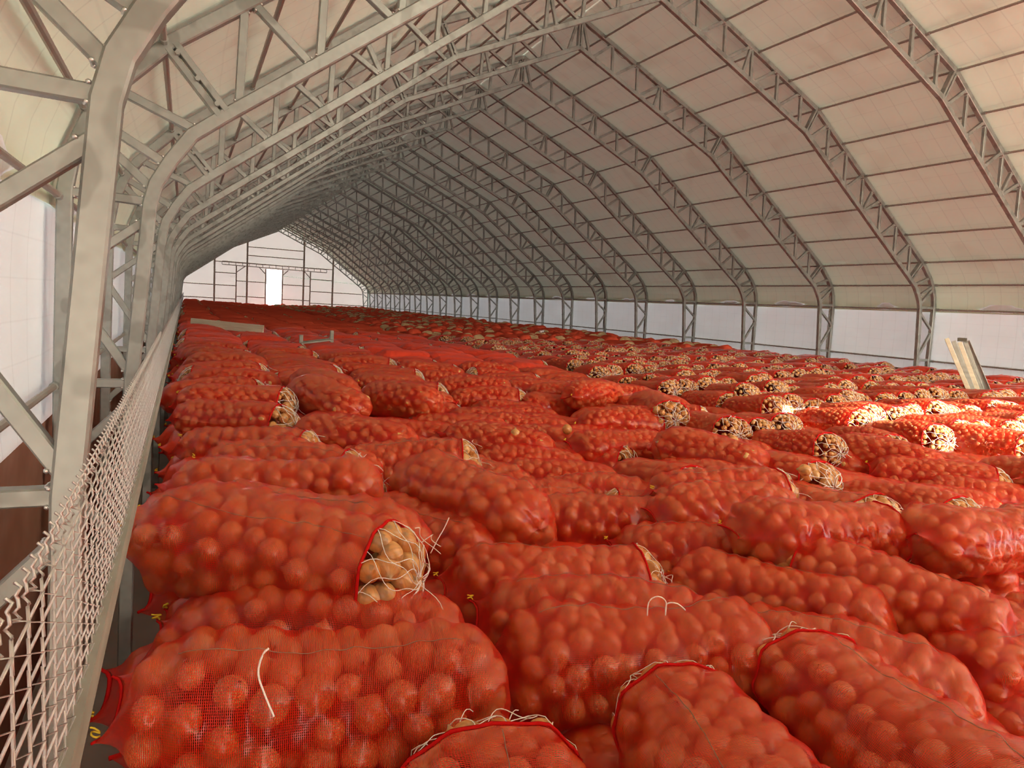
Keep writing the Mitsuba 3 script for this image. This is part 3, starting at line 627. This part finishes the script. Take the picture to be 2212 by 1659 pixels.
individual = set(nearest[:300])
def place(s, i):
    g = np.random.default_rng(1000 + i)
    sx = s[4] / LEN; sy = g.uniform(0.94, 1.08) * (1 if g.random() < .5 else -1)
    return tra([s[0], s[1], s[2] - HEI / 2 * 1.02]) @ rotz(math.radians(s[3])) @ roty(g.uniform(-.05, .05) - (0.11 if s[5] == 'R' else 0.0)) @ rotx(g.uniform(-.15, .15)) @ sca(sx, sy, 1.0)
def zone(s):
    return 'R' if s[5] == 'R' or (s[0] > -0.45 and s[1] > 3.9) else 'C'
def choose(s, i):
    g = np.random.default_rng(2000 + i); d = dist(s)
    small = zone(s) == 'R' and s[1] > 3.4
    if d > 15.5: return g.choice(['fo0', 'fo1', 'fo2', 'fc0', 'fc1', 'fc2'] if zone(s) == 'R' else ['fc0', 'fc1', 'fc2', 'fo0'])
    if small: return ('ps%d' if d > 10.5 else 'so%d') % g.integers(5)
    if d < 4.3: return ('nc%d' if s[5] == 'N' or (s[5] == 'C' and g.random() < .7) else 'no%d') % g.integers(4)
    if d > 9.5: return ('pc%d' if s[5] == 'N' or (s[5] == 'C' and g.random() < .65) else 'po%d') % g.integers(3)
    return ('mc%d' if s[5] == 'N' or (s[5] == 'C' and g.random() < .65) else 'mo%d') % g.integers(3)
order = {}
for i in nearest:
    if i in individual:
        s = sacks[i]
        if zone(s) == 'R': c = ('R', int((s[1] + 0.35) // 0.70))
        else: c = ('C', int(np.clip((s[0] + 5.38) // 0.8, 0, 6)))
        order.setdefault(c, []).append(i)
name_of = {}
for c, ids in order.items():
    ids.sort(key=(lambda i: sacks[i][0]) if c[0] == 'R' else (lambda i: sacks[i][1]))
    for n, i in enumerate(ids): name_of[i] = (c, n)
rows_r = sorted(c for c in order if c[0] == 'R'); cols = sorted(c for c in order if c[0] == 'C')
def inst(group, m): return {'type': 'instance', 'to_world': TT(m), 'g': {'type': 'ref', 'id': group}}
picks = []
for i in nearest:
    s = sacks[i]; m = place(s, i); pr = choose(s, i)
    if i not in individual:
        scene[numbered('onion_sacks_') if False else f'onion_sacks__{i:04d}'] = inst('sack_' + pr, m)
        if not pr.startswith('f'): scene[f'onions__{i:04d}'] = inst('fill_' + pr, m)
        continue
    c, n = name_of[i]
    look = 'with an open mouth of white netting' if not PROTO[pr]['closed'] else 'with its mouth closed under the net'
    if c[0] == 'C':
        where = f"{nth(n + 1)} from the camera in the {'column along the fence' if c[1] == 0 else nth(c[1] + 1) + ' column from the fence'}"
    else:
        where = f"{nth(n + 1)} from the left in the {nth(rows_r.index(c) + 1)} lengthwise row"
    key = thing('onion_sack', f'red mesh onion sack, {where}', 'sack', 'red mesh onion sacks in the top layer')
    scene[key] = inst('sack_' + pr, m)
    if pr[0] == 'n' and dist(s) < 2.6: picks.append((i, pr, m, (f"{nth(n + 1)} in {'the fence column' if c[1] == 0 else nth(c[1] + 1) + ' column from the fence'}" if c[0] == 'C' else f"{nth(n + 1)} from left in {nth(rows_r.index(c) + 1)} lengthwise row")))
    else: scene[f'onions__{i:04d}'] = inst('fill_' + pr, m)
# the onions that show largest, one by one, each in its sack
cand = []
for i, pr, m, where in picks:
    c0 = m[:3, 3]
    for j, (mm, kind) in enumerate(PROTO[pr]['onions']):
        w = m @ mm; p = w[:3, 3]; v = CAM - p; d = np.linalg.norm(v)
        out = p - c0; out = out - m[:3, 0] * (out @ m[:3, 0]) / (m[:3, 0] @ m[:3, 0])
        q = p - CAM; wz = q @ FWD
        ok = wz > .2 and abs(q @ RGT) / wz * FOCAL_PX < 1120 and -840 < (q @ UPV) / wz * FOCAL_PX < 840
        if ok and out @ v > 0.25 * np.linalg.norm(out) * d: cand.append((d / np.linalg.norm(w[:3, 0]), i, j, w, kind, where))
cand.sort(key=lambda t: t[0])
chosen = cand[:300]; got = {(t[1], t[2]) for t in chosen}
ON_PLY = [mikit.ply((ONION[2][k][0], ONION[2][k][1]), 'onion_skin', smooth=True, uv=ONION[2][k][2] + [7 * t + 3, 0]) for t in range(6) for k in range(4)]
def px(v):
    q = np.asarray(v) - CAM; return np.array([q @ RGT, -(q @ UPV)]) / (q @ FWD) * FOCAL_PX
for q, (_, i, j, w, kind, where) in enumerate(chosen):
    e = px(w[:3, 3]) - px(place(sacks[i], i)[:3, 3]); e = e / (FOCAL_PX / dist(sacks[i]))
    spot = ('lower' if e[1] > .05 else 'upper' if e[1] < -.03 else 'middle') + ' ' + ('left' if e[0] < -.12 else 'right' if e[0] > .12 else 'part')
    key = thing('onion', f'onion at {spot} of red sack, {where}', 'onion', f'onions at {spot} of sack {where}')
    scene[key] = {**ON_PLY[(q % 6) * 4 + kind], 'to_world': TT(w)}
for i, pr, m, where in picks:
    rest = [o for j, o in enumerate(PROTO[pr]['onions']) if (i, j) not in got]
    if rest:
        b, uv = onion_bunch(rest, 2, m)
        scene[f'onions__{i:04d}'] = mikit.ply(b, 'onion_skin', smooth=True, uv=uv)
tag('onions', 'brown onions packed inside the red mesh sacks', 'onions', kind='stuff')
tag('onion_sacks', 'red mesh onion sacks filling the far part and the lower layers of the heap', 'sacks', kind='stuff')
# the layers below
n = 9000
for cx in np.arange(-5.0, 5.3, 0.78):
    for y in np.arange(0.35, 13, 0.31):
        x = cx + g0.uniform(-.08, .08); z = crest(cx, y) - .25 + g0.uniform(-.03, .02)
        if (x > 0.1 and y < 3.9) or not seen(x, y, z): continue
        n += 1
        scene[f'onion_sacks__{n}'] = inst('sack_' + ('mc%d' if y < 2.6 else 'pc%d' if y < 7 else 'fc%d') % (n % 3), place((x, y, z, g0.uniform(-30, 5), .80, 'C'), n))
        if y < 2.6: scene[f'onions__{n}'] = {**scene[f'onion_sacks__{n}'], 'g': {'type': 'ref', 'id': 'fill_mc%d' % (n % 3)}}
for lay in range(13):                                        # the stack that rises behind the camera
    for q in range(8 if lay < 7 else 6 if lay < 10 else 1):
        for r in range(2):
            n += 1
            scene[f'onion_sacks__{n}'] = inst('sack_fc%d' % (n % 3), place((-4.95 + q * .80 + .1 * (lay % 2), -1.05 - r * .34, 1.15 + lay * .25, 4.0, .80, 'C'), n))
for lay in range(3):
    for q in range(19):
        n += 1; m = place((0.25 + q * .275, 3.98 + .02 * (q % 3), 0.98 - lay * .25, -92.0 + 5 * math.sin(q * 3), .80, 'R'), n); k = (q * 3 + lay) % 5
        scene[f'onion_sacks__{n}'] = inst(f'sack_so{k}' if lay == 0 else f'sack_ps{k}', m)
        if lay == 0: scene[f'onions__{n}'] = inst(f'fill_so{k}', m)
gx = np.linspace(-5.36, 5.36, 68); gy = np.linspace(-0.6, 46.8, 160)
hz = np.array([[0.0 if x > 0.3 and y < 3.4 else crest(x, y) - 0.95 + 0.05 * math.sin(x * 21) * math.sin(y * 17) for y in gy] for x in gx])
top = np.stack([*np.meshgrid(gx, gy, indexing='ij'), hz], -1)
bot = top.copy(); bot[..., 2] = 0.0
parts = [(top.reshape(-1, 3), tri(quads(68, 160)))]
for e0, e1 in ((top[0], bot[0]), (top[-1], bot[-1]), (top[:, 0], bot[:, 0]), (top[:, -1], bot[:, -1])):
    parts.append((np.vstack([e0, e1]), tri(quads(2, len(e0)))))
scene['onion_sacks__9999'] = mikit.ply(join(parts), 'net_far', smooth=False)

# ------------------------------------------------------------------ loose onions and string ends on the heap
for q, (x, y, z, lab) in enumerate([(-2.01, 3.58, 1.215, 'loose tan onion lying alone on top of the sacks, right of the middle'), (-3.28, 4.26, 1.165, 'loose tan onion in a gap between sacks of the third column from the fence'),
                                    (-2.84, 4.34, 1.165, 'loose tan onion in a gap between sacks of the fourth column from the fence'), (-2.43, 2.60, 1.265, 'loose pale onion at the right end of a sack in the fourth column'),
                                    (-2.87, 2.60, 1.125, 'loose tan onion low between two sacks in the fourth column')]):
    key = thing('loose_onion', lab, 'onion'); v, f, uv = ONION[2][q % 4]
    add(key, (app(tra((x, y, z)) @ rand_rot(np.random.default_rng(q + 40)) @ sca(0.038), v), f), 'onion_skin', True, uv=uv + [11 * q + 5, 0])
def smoothline(p, n=24):
    p = np.asarray(p, float); t = np.linspace(0, len(p) - 1, n); k = np.clip(t.astype(int), 0, len(p) - 2); u = (t - k)[:, None]
    a, b, c, d = p[np.maximum(k - 1, 0)], p[k], p[k + 1], p[np.minimum(k + 2, len(p) - 1)]
    return 0.5 * (2 * b + (c - a) * u + (2 * a - 5 * b + 4 * c - d) * u ** 2 + (3 * b - a - 3 * c + d) * u ** 3)
STRINGS = [('white string end standing up in front of the nearest sack by the fence', [(-5.184, .98, 1.411), (-5.197, .98, 1.446), (-5.206, .98, 1.478), (-5.201, .98, 1.504), (-5.193, .98, 1.513)]),
           ('white string loop standing up at the mouth of a near sack, right of the middle', [(-4.331, 1.28, 1.315), (-4.329, 1.28, 1.348), (-4.306, 1.28, 1.358), (-4.281, 1.28, 1.342), (-4.279, 1.28, 1.308), (-4.278, 1.28, 1.336), (-4.249, 1.28, 1.334), (-4.222, 1.28, 1.314)]),
           ('white string end rising beside the netted mouth of a sack by the fence', [(-4.683, 1.8, 1.315), (-4.664, 1.8, 1.353), (-4.646, 1.8, 1.385), (-4.634, 1.8, 1.413)]),
           ('white string end sticking out flat from a sack of the fence column', [(-4.667, 2.9, 1.313), (-4.609, 2.9, 1.311), (-4.559, 2.9, 1.303), (-4.533, 2.9, 1.278)])]
for lab, pts in STRINGS:
    key = thing('string_end', lab, 'string'); add(key, tube(smoothline(pts), 0.0016, 5), 'cord', True)
